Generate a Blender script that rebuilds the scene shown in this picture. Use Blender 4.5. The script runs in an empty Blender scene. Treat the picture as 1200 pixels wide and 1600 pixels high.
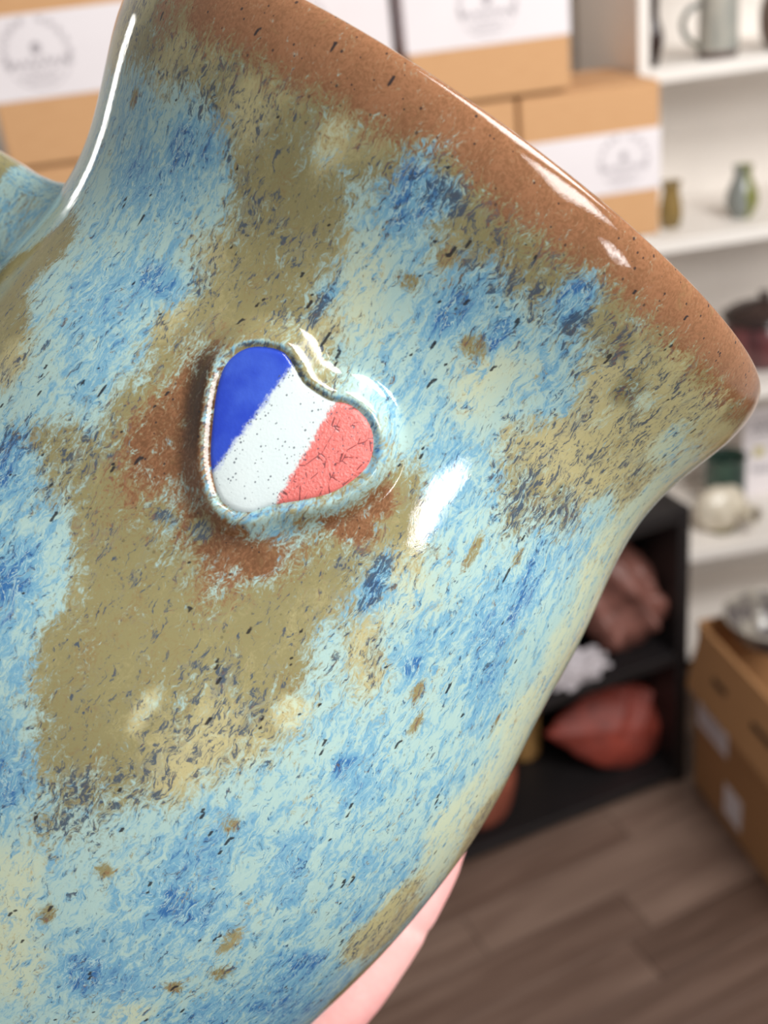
import bpy, bmesh, math, random
import numpy as np
from mathutils import Vector, Matrix
from mathutils import noise as mnoise
random.seed(7)
S = bpy.context.scene
COL = S.collection
R = math.radians

# ------------------------------------------------------------------ camera
CAM_H = 1.62
pitch, roll = R(27), R(7)
r0 = Vector((1, 0, 0)); u0 = Vector((0, math.sin(pitch), math.cos(pitch)))
fwd = Vector((0, math.cos(pitch), -math.sin(pitch)))
right = r0 * math.cos(roll) - u0 * math.sin(roll)
up = r0 * math.sin(roll) + u0 * math.cos(roll)
cd = bpy.data.cameras.new('camera'); cam = bpy.data.objects.new('camera', cd); COL.objects.link(cam)
cam.matrix_world = Matrix((
    (right.x, up.x, -fwd.x, 0), (right.y, up.y, -fwd.y, 0),
    (right.z, up.z, -fwd.z, CAM_H), (0, 0, 0, 1)))
cd.sensor_fit = 'VERTICAL'; cd.sensor_height = 24; cd.lens = 24 * 1716 / 1600
cd.clip_start = 0.01
cd.dof.use_dof = True; cd.dof.focus_distance = 0.121; cd.dof.aperture_fstop = 17
S.camera = cam

# ------------------------------------------------------------------ light
w = bpy.data.worlds.new('room_light'); S.world = w; w.use_nodes = True
bg = w.node_tree.nodes['Background']; bg.inputs[0].default_value = (1.0, 0.975, 0.95, 1); bg.inputs[1].default_value = 0.33
def area(name, loc, target, sx, sy, power, col=(1, .97, .92)):
    l = bpy.data.lights.new(name, 'AREA'); l.shape = 'RECTANGLE'; l.size = sx; l.size_y = sy
    l.energy = power; l.color = col
    o = bpy.data.objects.new(name, l); COL.objects.link(o); o.location = loc
    o.rotation_euler = (Vector(target) - Vector(loc)).to_track_quat('-Z', 'Y').to_euler()
    return o
MUGP = Vector((-0.013, 0.146, 1.554))
area('overhead_light', (1.25, .1, 2.75), (.7, 2.0, .8), 1.3, .8, 58, (1, .985, .96))
area('overhead_light', (1.3, -.9, 2.35), (.8, 2.0, 1.0), .9, .5, 25, (1, .985, .96))  # extra area lamp added to brighten the shelf bays from the front
area('lamp_behind', MUGP + Vector((.683, -.73, -.03)) * 1.7, MUGP, .10, .20, 2.4, (1, .99, .98))
area('lamp_left', (-1.21, 1.73, 1.71), MUGP, .04, .8, 2.2, (1, .99, .94))  # narrow unseen lamp, sized for the streak on the mug's left edge
S.view_settings.view_transform = 'Standard'; S.view_settings.look = 'None'
S.view_settings.exposure = 0.0; S.view_settings.gamma = 1.0
S.view_settings.use_curve_mapping = False

# ------------------------------------------------------------------ helpers
def lin(r, g, b):
    f = lambda c: (c / 255 / 12.92) if c <= 10 else ((c / 255 + .055) / 1.055) ** 2.4
    return (f(r), f(g), f(b), 1)
class NT:
    def __init__(s, name):
        s.m = bpy.data.materials.new(name); s.m.use_nodes = True; s.t = s.m.node_tree
        s.p = s.t.nodes['Principled BSDF']
    def n(s, kind, **kw):
        o = s.t.nodes.new('ShaderNode' + kind)
        for k, v in kw.items(): setattr(o, k, v)
        return o
    def l(s, a, b): s.t.links.new(a, b)
    def put(s, sock, v):
        if hasattr(v, 'is_output'): s.l(v, sock)
        else: sock.default_value = v
    def math(s, op, a, b=0.0, c=None, clamp=False):
        o = s.n('Math', operation=op, use_clamp=clamp); s.put(o.inputs[0], a); s.put(o.inputs[1], b)
        if c is not None: s.put(o.inputs[2], c)
        return o.outputs[0]
    def ss(s, v, a, b):
        o = s.n('MapRange', interpolation_type='SMOOTHSTEP'); s.put(o.inputs[0], v)
        o.inputs[1].default_value = a; o.inputs[2].default_value = b; return o.outputs[0]
    def mix(s, f, a, b):
        o = s.n('Mix', data_type='RGBA'); s.put(o.inputs[0], f); s.put(o.inputs[6], a); s.put(o.inputs[7], b); return o.outputs[2]
    def attr(s, name, vec=False):
        o = s.n('Attribute', attribute_name=name); return o.outputs['Vector' if vec else 'Fac']
    def noise(s, vec, scale, detail=4, rough=.55, dist=0.0):
        o = s.n('TexNoise'); s.l(vec, o.inputs['Vector']); o.inputs['Scale'].default_value = scale
        o.inputs['Detail'].default_value = detail; o.inputs['Roughness'].default_value = rough; o.inputs['Distortion'].default_value = dist
        return o.outputs[0]
    def coord(s, kind='Object', scale=(1, 1, 1), rot=(0, 0, 0)):
        c = s.n('TexCoord'); m = s.n('Mapping'); s.l(c.outputs[kind], m.inputs[0])
        m.inputs['Scale'].default_value = scale; m.inputs['Rotation'].default_value = rot; return m.outputs[0]
    def bump(s, h, strength=.2, dist=.001):
        o = s.n('Bump'); s.l(h, o.inputs['Height']); o.inputs['Strength'].default_value = strength; o.inputs['Distance'].default_value = dist
        s.l(o.outputs[0], s.p.inputs['Normal'])
    def base(s, v): s.put(s.p.inputs['Base Color'], v)
    def rough(s, v): s.put(s.p.inputs['Roughness'], v)

def simple(name, col, rough=.5, var=.12, scale=20, stretch=(1, 1, 1), bump=0.0, dist=.001, col2=None):
    t = NT(name); v = t.coord('Object', stretch); nz = t.noise(v, scale, 5)
    c2 = col2 or tuple(c * (1 - 2.2 * var) for c in col[:3]) + (1,)
    t.base(t.mix(t.ss(nz, .3, .7), col, c2)); t.rough(rough)
    if bump: t.bump(nz, bump, dist)
    return t.m

def tag(o, label=None, cat=None, group=None, kind=None):
    if label: o['label'] = label
    if cat: o['category'] = cat
    if group: o['group'] = group
    if kind: o['kind'] = kind
    return o
def empty(name, loc=(0, 0, 0), rz=0, parent=None):
    o = bpy.data.objects.new(name, None); COL.objects.link(o); o.location = loc; o.rotation_euler = (0, 0, rz)
    o.empty_display_size = .05
    if parent: o.parent = parent
    return o
def mesh_obj(name, verts, faces, mat, parent=None, smooth=True):
    me = bpy.data.meshes.new(name); me.from_pydata(verts, [], faces); me.update()
    return link(name, me, mat, parent, smooth)
def link(name, me, mat, parent=None, smooth=True):
    if mat: me.materials.append(mat)
    if smooth:
        me.polygons.foreach_set('use_smooth', [True] * len(me.polygons))
    o = bpy.data.objects.new(name, me); COL.objects.link(o)
    if parent: o.parent = parent
    return o
def bm_obj(name, bm, mat, parent=None, smooth=False):
    bmesh.ops.recalc_face_normals(bm, faces=bm.faces)
    me = bpy.data.meshes.new(name); bm.to_mesh(me); bm.free()
    return link(name, me, mat, parent, smooth)
def add_box(bm, x0, x1, y0, y1, z0, z1, bev=0.0):
    r = bmesh.ops.create_cube(bm, size=1.0)
    vs = r['verts']
    for v in vs:
        v.co = Vector((x0 + (v.co.x + .5) * (x1 - x0), y0 + (v.co.y + .5) * (y1 - y0), z0 + (v.co.z + .5) * (z1 - z0)))
    if bev:
        es = list({e for v in vs for e in v.link_edges})
        bmesh.ops.bevel(bm, geom=es, offset=bev, segments=2, affect='EDGES', profile=.5)
def box(name, b, mat, parent=None, bev=.002):
    bm = bmesh.new(); add_box(bm, *b, bev); return bm_obj(name, bm, mat, parent)
def lathe(name, prof, mat, parent=None, seg=48, wob=0.0):
    """prof = [(radius, z)], a closed run from the axis outside and back to the axis inside"""
    vs, fs = [], []
    for i, (r, z) in enumerate(prof):
        for k in range(seg):
            a = 2 * math.pi * k / seg; rr = r * (1 + wob * math.sin(3 * a + i))
            vs.append((rr * math.cos(a), rr * math.sin(a), z))
    for i in range(len(prof) - 1):
        for k in range(seg):
            k2 = (k + 1) % seg
            fs.append((i * seg + k, i * seg + k2, (i + 1) * seg + k2, (i + 1) * seg + k))
    bm = bmesh.new()
    bv = [bm.verts.new(v) for v in vs]
    for f in fs: bm.faces.new([bv[i] for i in f])
    bmesh.ops.remove_doubles(bm, verts=bm.verts, dist=1e-5)
    return bm_obj(name, bm, mat, parent, True)
def smooth_prof(pts, n=6):
    out = []
    for i in range(len(pts) - 1):
        p0 = pts[max(i - 1, 0)]; p1 = pts[i]; p2 = pts[i + 1]; p3 = pts[min(i + 2, len(pts) - 1)]
        for k in range(n):
            t = k / n
            out.append(tuple(.5 * (2 * b + (c - a) * t + (2 * a - 5 * b + 4 * c - d) * t * t + (3 * b - a - 3 * c + d) * t ** 3)
                             for a, b, c, d in zip(p0, p1, p2, p3)))
    out.append(pts[-1]); return [(max(q[0], 0), q[1]) for q in out]
def vessel(outer, wall=.003, n=6):
    o = smooth_prof(outer, n)
    inn = [(max(r - wall, .0005), max(z, outer[0][1] + wall)) for r, z in reversed(o)]
    return [(0, o[0][1])] + o + inn + [(0, outer[0][1] + wall)]
def tube(bm, pts, rad, seg=12, flat=1.0, sideways=None):
    """closed tube along pts; rad a number or a list; flat scales the second axis"""
    pts = [Vector(p) for p in pts]; n = len(pts)
    rad = rad if isinstance(rad, (list, tuple)) else [rad] * n
    rings = []; ref = Vector(sideways) if sideways else Vector((.31, .2, .93))
    for i, p in enumerate(pts):
        t = (pts[min(i + 1, n - 1)] - pts[max(i - 1, 0)]).normalized()
        a = (ref - t * ref.dot(t)).normalized(); b = t.cross(a)
        rings.append([bm.verts.new(p + (a * math.cos(2 * math.pi * k / seg) + b * flat * math.sin(2 * math.pi * k / seg)) * rad[i]) for k in range(seg)])
    for i in range(n - 1):
        for k in range(seg):
            bm.faces.new((rings[i][k], rings[i][(k + 1) % seg], rings[i + 1][(k + 1) % seg], rings[i + 1][k]))
    bm.faces.new(rings[0][::-1]); bm.faces.new(rings[-1])
def catmull(pts, n=6):
    pts = [Vector(p) for p in pts]; out = []
    for i in range(len(pts) - 1):
        p0 = pts[max(i - 1, 0)]; p1 = pts[i]; p2 = pts[i + 1]; p3 = pts[min(i + 2, len(pts) - 1)]
        for k in range(n):
            t = k / n
            out.append(.5 * (2 * p1 + (p2 - p0) * t + (2 * p0 - 5 * p1 + 4 * p2 - p3) * t * t + (3 * p1 - p0 - 3 * p2 + p3) * t ** 3))
    out.append(pts[-1]); return out

# ------------------------------------------------------------------ setting: floor, wall
YAW = R(6)
FRAME = Matrix.Translation((0, 2.04, 0)) @ Matrix.Rotation(YAW, 4, 'Z')      # along the back wall
def fl(x, y, z): return FRAME @ Vector((x, y, z))

M_sub = simple('floor_base', lin(60, 48, 42), .7)
t = NT('plank_wood')
oi = t.n('ObjectInfo'); v = t.coord('Object', (3, 42, 1)); ad = t.n('VectorMath', operation='ADD'); t.l(v, ad.inputs[0])
cx = t.n('CombineXYZ'); t.l(t.math('MULTIPLY', oi.outputs['Random'], 37.0), cx.inputs[0]); t.l(t.math('MULTIPLY', oi.outputs['Random'], 91.0), cx.inputs[1]); t.l(cx.outputs[0], ad.inputs[1])
g = t.noise(ad.outputs[0], 1.0, 6, .6, .6)
tone = t.n('ValToRGB'); t.l(t.math('ADD', t.math('MULTIPLY', g, .85), t.math('MULTIPLY', oi.outputs['Random'], .46)), tone.inputs[0])
cr = tone.color_ramp; cr.elements[0].position = .33; cr.elements[0].color = lin(76, 57, 47); cr.elements[1].position = .92; cr.elements[1].color = lin(130, 107, 94)
e = cr.elements.new(.62); e.color = lin(101, 79, 68)
t.base(tone.outputs[0]); t.rough(.42); t.bump(g, .15, .001); M_plank = t.m
floor = box('floor', (-1.7, 1.9, -.9, 2.52, -.03, -.004), M_sub, bev=0); tag(floor, kind='structure')
ang = R(21.7); pw, pl_ = .098, .62
me_pl = None; cnt = 0
ca, sa = math.cos(ang), math.sin(ang)
for row in range(-14, 26):
    off = random.random() * pl_
    for k in range(-4, 5):
        lx, ly = k * pl_ + off, row * pw
        wx, wy = lx * ca - ly * sa + .3, lx * sa + ly * ca + 1.0
        if not (-.75 < wx < 1.35 and .55 < wy < 2.36): continue
        if me_pl is None:
            bm = bmesh.new(); add_box(bm, -pl_ / 2 + .0006, pl_ / 2 - .0006, -pw / 2 + .0006, pw / 2 - .0006, -.006, 0, .0012)
            o = bm_obj('floor_plank', bm, M_plank, floor); me_pl = o.data
        else:
            o = bpy.data.objects.new('floor_plank', me_pl); COL.objects.link(o); o.parent = floor
        o.location = (wx, wy, random.uniform(-.0004, .0004)); o.rotation_euler = (0, 0, ang); cnt += 1

M_wall = simple('wall_paint', lin(226, 220, 212), .8, .03, 3)
wall = box('wall_back', (-1.7, 1.7, .372, .44, 0, 2.7), M_wall, bev=0); wall.matrix_world = FRAME; tag(wall, kind='structure')
skirt = box('baseboard_back', (-1.7, 1.7, .36, .372, 0, .09), simple('skirting_paint', lin(225, 220, 214), .5, .03, 3), bev=.002); skirt.matrix_world = FRAME; tag(skirt, kind='structure')

# ------------------------------------------------------------------ white shelf unit
M_white = simple('white_laminate', lin(243, 236, 229), .45, .03, 4)
su = empty('shelf_unit'); su.matrix_world = FRAME
tag(su, 'white open shelf unit holding glazed pottery beside the cardboard boxes', 'shelves')
X0, X1 = .556, 1.56
box('side_panel', (X0, X0 + .021, 0, .34, 0, 2.05), M_white, su)
box('side_panel', (X1 - .021, X1, 0, .34, 0, 2.05), M_white, su)
ZB = [.347, .720, 1.058, 1.373, 1.69]
for z in ZB + [.08, 2.05]:
    box('shelf_board', (X0 + .0215, X1 - .0215, 0, .335, z - .025, z), M_white, su)
box('back_panel', (X0, X1, .3405, .352, 0, 2.05), M_white, su)

# ------------------------------------------------------------------ wall counter carrying the boxes
ct = empty('wall_counter'); ct.matrix_world = FRAME
tag(ct, 'white wall counter under the stacked cardboard boxes', 'counter')
box('counter_top', (-.62, -.19, -.40, .36, 1.068, 1.104), M_white, ct)
box('counter_top', (-.189, .50, -.12, .36, 1.068, 1.104), M_white, ct)
for x in (-.5, -.30, .0, .36):
    bm = bmesh.new()
    vs = [(x - .012, .36, 1.067), (x - .012, -.08, 1.067), (x - .012, -.08, 1.05), (x - .012, .33, .80), (x - .012, .36, .80)]
    v1 = [bm.verts.new(q) for q in vs]; v2 = [bm.verts.new((q[0] + .024, q[1], q[2])) for q in vs]
    bm.faces.new(v1); bm.faces.new(v2[::-1])
    for i in range(5): bm.faces.new((v1[i], v1[(i + 1) % 5], v2[(i + 1) % 5], v2[i]))
    bm_obj('bracket', bm, M_white, ct)

# ------------------------------------------------------------------ cardboard boxes with printed bands
t = NT('cardboard'); v = t.coord('Object', (1, 1, 12)); g = t.noise(v, 30, 4)
t.base(t.mix(g, lin(216, 170, 124), lin(196, 146, 100))); t.rough(.8); t.bump(g, .08, .0005); M_card = t.m
M_band = simple('white_print', lin(236, 228, 230), .6, .02, 8)
M_ink = simple('grey_ink', lin(190, 182, 186), .7, .08, 60)
M_tape = simple('packing_tape', lin(186, 140, 96), .35, .05, 10)
def ribbon(bm, pts, wd, y):
    for a, b in zip(pts[:-1], pts[1:]):
        d = Vector((b[0] - a[0], b[1] - a[1])); d.normalize(); n = Vector((-d.y, d.x)) * wd / 2
        bm.faces.new([bm.verts.new((p[0] + s * n.x, y, p[1] + s * n.y)) for p, s in ((a, 1), (a, -1), (b, -1), (b, 1))])
def emblem(parent, cx, cz, r, y):
    """round printed mark: ring of small lettering, a leaf-like dot, a script name and three short lines"""
    bm = bmesh.new(); rng = random.Random(3)
    for k in range(13):
        a = R(200 - k * 18.4)
        if k == 6: continue
        c = Vector((cx + r * math.cos(a), cz + r * math.sin(a))); d = Vector((math.cos(a), math.sin(a)))
        h = r * .10; e = Vector((-d.y, d.x))
        for q in (-.06, .07):
            ribbon(bm, [tuple(c + e * r * q - d * h), tuple(c + e * r * q + d * h)], r * .045, y)
        ribbon(bm, [tuple(c - e * r * .07 + d * h * rng.choice((-1, 0, 1))), tuple(c + e * r * .08 + d * h * rng.choice((-1, 0, 1)))], r * .045, y)
    ribbon(bm, [(cx + r * .12 * math.sin(i / 4 * math.pi) * s, cz + r * (.0 + .3 * i / 4)) for s in (1, -1) for i in range(5)], r * .12, y)
    pts = [(cx - r * 1.05 + r * 2.1 * i / 46, cz - r * .28 + r * .10 * math.sin(i * 1.15) * (1.6 if i % 9 < 3 else .8)) for i in range(47)]
    ribbon(bm, pts, r * .06, y)
    for q, wdt in ((.55, .5), (.7, .62), (.85, .4)):
        n = 7
        for i in range(n):
            xx = cx - r * wdt + 2 * r * wdt * i / n
            ribbon(bm, [(xx, cz - r * q), (xx + 1.3 * r * wdt / n, cz - r * q)], r * .07, y)
    ribbon(bm, [(cx + r * 1.05 * math.cos(R(a)), cz + r * 1.05 * math.sin(R(a))) for a in range(215, 331, 8)], r * .035, y)
    return bm_obj('printed_emblem', bm, M_ink, parent)
def carton(label, x0, x1, yf, z0, z1, zl0, zl1, dep=.26, ex=None, group='printed cardboard boxes on the counter'):
    r = empty('cardboard_box'); r.matrix_world = FRAME @ Matrix.Translation(((x0 + x1) / 2, yf, z0))
    tag(r, label, 'box', group)
    hw = (x1 - x0) / 2; h = z1 - z0
    box('carton_body', (-hw, hw, 0, dep, 0, h), M_card, r, .004)
    for sgn in (-1, 1):
        bm = bmesh.new(); add_box(bm, -hw + .001, hw - .001, dep / 2 + sgn * .0012 if sgn > 0 else .001, dep - .001 if sgn > 0 else dep / 2 - .0012, h, h + .0025, .0008)
        bm_obj('top_flap', bm, M_card, r)
    box('packing_tape', (-hw + .002, hw - .002, dep / 2 - .024, dep / 2 + .024, h + .0026, h + .0032), M_tape, r, 0)
    b = box('printed_band', (-hw - .0008, hw + .0008, -.0008, dep + .0008, zl0 - z0, zl1 - z0), M_band, r, .0005)
    rr = (zl1 - zl0) * .40
    emblem(b, ex if ex is not None else 0, (zl0 + zl1) / 2 - z0 + .004, rr, -.0016)
    return r
carton('cardboard box with white printed band at top left behind the mug', -.505, -.205, -.36, 1.400, 1.70, 1.488, 1.595, .24, ex=-.077 + .0)
carton('cardboard box under the top left printed box, almost hidden by the mug', -.50, -.21, -.355, 1.106, 1.394, 1.20, 1.30, .24)
carton('cardboard box with white band just left of the gap above the mug rim', -.20, .093, -.12, 1.376, 1.67, 1.461, 1.575)
carton('cardboard box with white band right of the gap, beside the grey shelf side', .117, .392, -.12, 1.376, 1.67, 1.461, 1.575)
carton('lower cardboard box with grey logo, beside the small olive vase', 0.300, .549, -.12, 1.106, 1.368, 1.190, 1.294, ex=.058)
carton('lower cardboard box mostly hidden behind the mug rim', .02, .294, -.12, 1.106, 1.368, 1.190, 1.294)
carton('cardboard box behind the mug under the box left of the gap', -.196, .012, -.117, 1.106, 1.374, 1.190, 1.294)

# ------------------------------------------------------------------ black cabinet
M_black = simple('black_lacquer', lin(27, 23, 24), .5, .1, 12)
CAB = Matrix.Translation((.563, 1.777, 0)) @ Matrix.Rotation(R(19.2), 4, 'Z')     # origin: front right bottom corner
cb = empty('black_cabinet'); cb.matrix_world = CAB
tag(cb, 'low black open cabinet with two bays standing on the wood floor', 'cabinet')
CW, CD, CH = .80, .31, .648
box('side_panel', (-.026, 0, 0, CD, 0, CH), M_black, cb)
box('side_panel', (-CW, -CW + .026, 0, CD, 0, CH), M_black, cb)
box('top_panel', (-CW + .0265, -.0265, 0, CD, CH - .028, CH), M_black, cb)
box('divider_shelf', (-CW + .0265, -.0265, .004, CD - .012, .302, .326), M_black, cb)
box('bottom_panel', (-CW + .0265, -.0265, 0, CD - .012, .012, .034), M_black, cb)
box('back_panel', (-CW + .0265, -.0265, CD - .011, CD, .0, CH - .029), M_black, cb)


# ------------------------------------------------------------------ the glazed mug (built in centimetres in its own frame, z = mug axis, -y faces the camera)
MX = Vector((.7703, -.2895, -.5682)); MY = Vector((.0664, .9226, -.3801)); MA = Vector((.6342, .2550, .7299))
MUG = Matrix(((MX.x * .01, MY.x * .01, MA.x * .01, -.0133), (MX.y * .01, MY.y * .01, MA.y * .01, .1459), (MX.z * .01, MY.z * .01, MA.z * .01, 1.5539), (0, 0, 0, 1)))
PS = np.array([-9., -7, -5, -3, -1, .4, 1.6, 2.6, 4, 5.2]); PR = np.array([3.984, 4.528, 4.901, 5.110, 4.945, 4.795, 4.600, 4.645, 5.036, 5.204])
def _spl():
    n = len(PS); h = np.diff(PS); M = np.eye(n); b = np.zeros(n)
    for i in range(1, n - 1):
        M[i, i - 1] = h[i - 1]; M[i, i] = 2 * (h[i - 1] + h[i]); M[i, i + 1] = h[i]
        b[i] = 6 * ((PR[i + 1] - PR[i]) / h[i] - (PR[i] - PR[i - 1]) / h[i - 1])
    return np.linalg.solve(M, b)
PM = _spl()
def prof(s):
    i = np.clip(np.searchsorted(PS, s) - 1, 0, len(PS) - 2); h = PS[i + 1] - PS[i]
    a = (PS[i + 1] - s) / h; d = (s - PS[i]) / h
    return a * PR[i] + d * PR[i + 1] + ((a ** 3 - a) * PM[i] + (d ** 3 - d) * PM[i + 1]) * h * h / 6
TOP = lambda ph: 4.51 - .199 * np.cos(ph - .603)
BASE = -8.6
# heart outline on the unrolled wall (cm from the heart's middle: along the wall, along the axis)
HPH, HS = -1.5229, .942; HR = 4.63
HEART = [(-.27, .618), (-.116, .536), (.058, .520), (.212, .536), (.36, .595), (.578, .572), (.752, .448), (.857, .247), (.848, .031), (.713, -.263), (.52, -.479), (.27, -.711), (.135, -.881), (-.019, -.959), (-.193, -.943), (-.347, -.819), (-.501, -.634), (-.675, -.325), (-.829, 0.), (-.887, .263), (-.80, .50), (-.617, .634), (-.43, .68)]
HP = np.array([(p.x, p.z) for p in catmull([(a, 0, b) for a, b in HEART + HEART[:1]], 6)[:-1]])
def heart_sd(a, b):
    P = np.stack([a, b], -1); d2 = np.full(a.shape, 1e9); ins = np.zeros(a.shape, bool)
    for i in range(len(HP)):
        p, q = HP[i], HP[(i + 1) % len(HP)]; e = q - p; w_ = P - p
        t_ = np.clip((w_ @ e) / (e @ e), 0, 1); dd = w_ - t_[..., None] * e; d2 = np.minimum(d2, (dd ** 2).sum(-1))
        c = ((p[1] <= b) & (b < q[1])) | ((q[1] <= b) & (b < p[1]))
        with np.errstate(divide='ignore', invalid='ignore'):
            xi = p[0] + (b - p[1]) * e[0] / e[1]
        ins ^= c & (a < xi)
    d = np.sqrt(d2); return np.where(ins, -d, d)
MOUND, MOUND_W = .22, .36
def heart_h(d):
    t_ = np.clip(d / MOUND_W, 0, 1); h = MOUND * (1 - t_) ** 2 * (1 + 2 * t_)
    h = h + .006 * np.exp(-((d - .07) / .05) ** 2)                       # raised lip of pooled glaze
    return h - np.where(d < .03, .05 * np.clip((.03 - d) / .05, 0, 1), 0)  # seat of the inlaid heart

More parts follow.
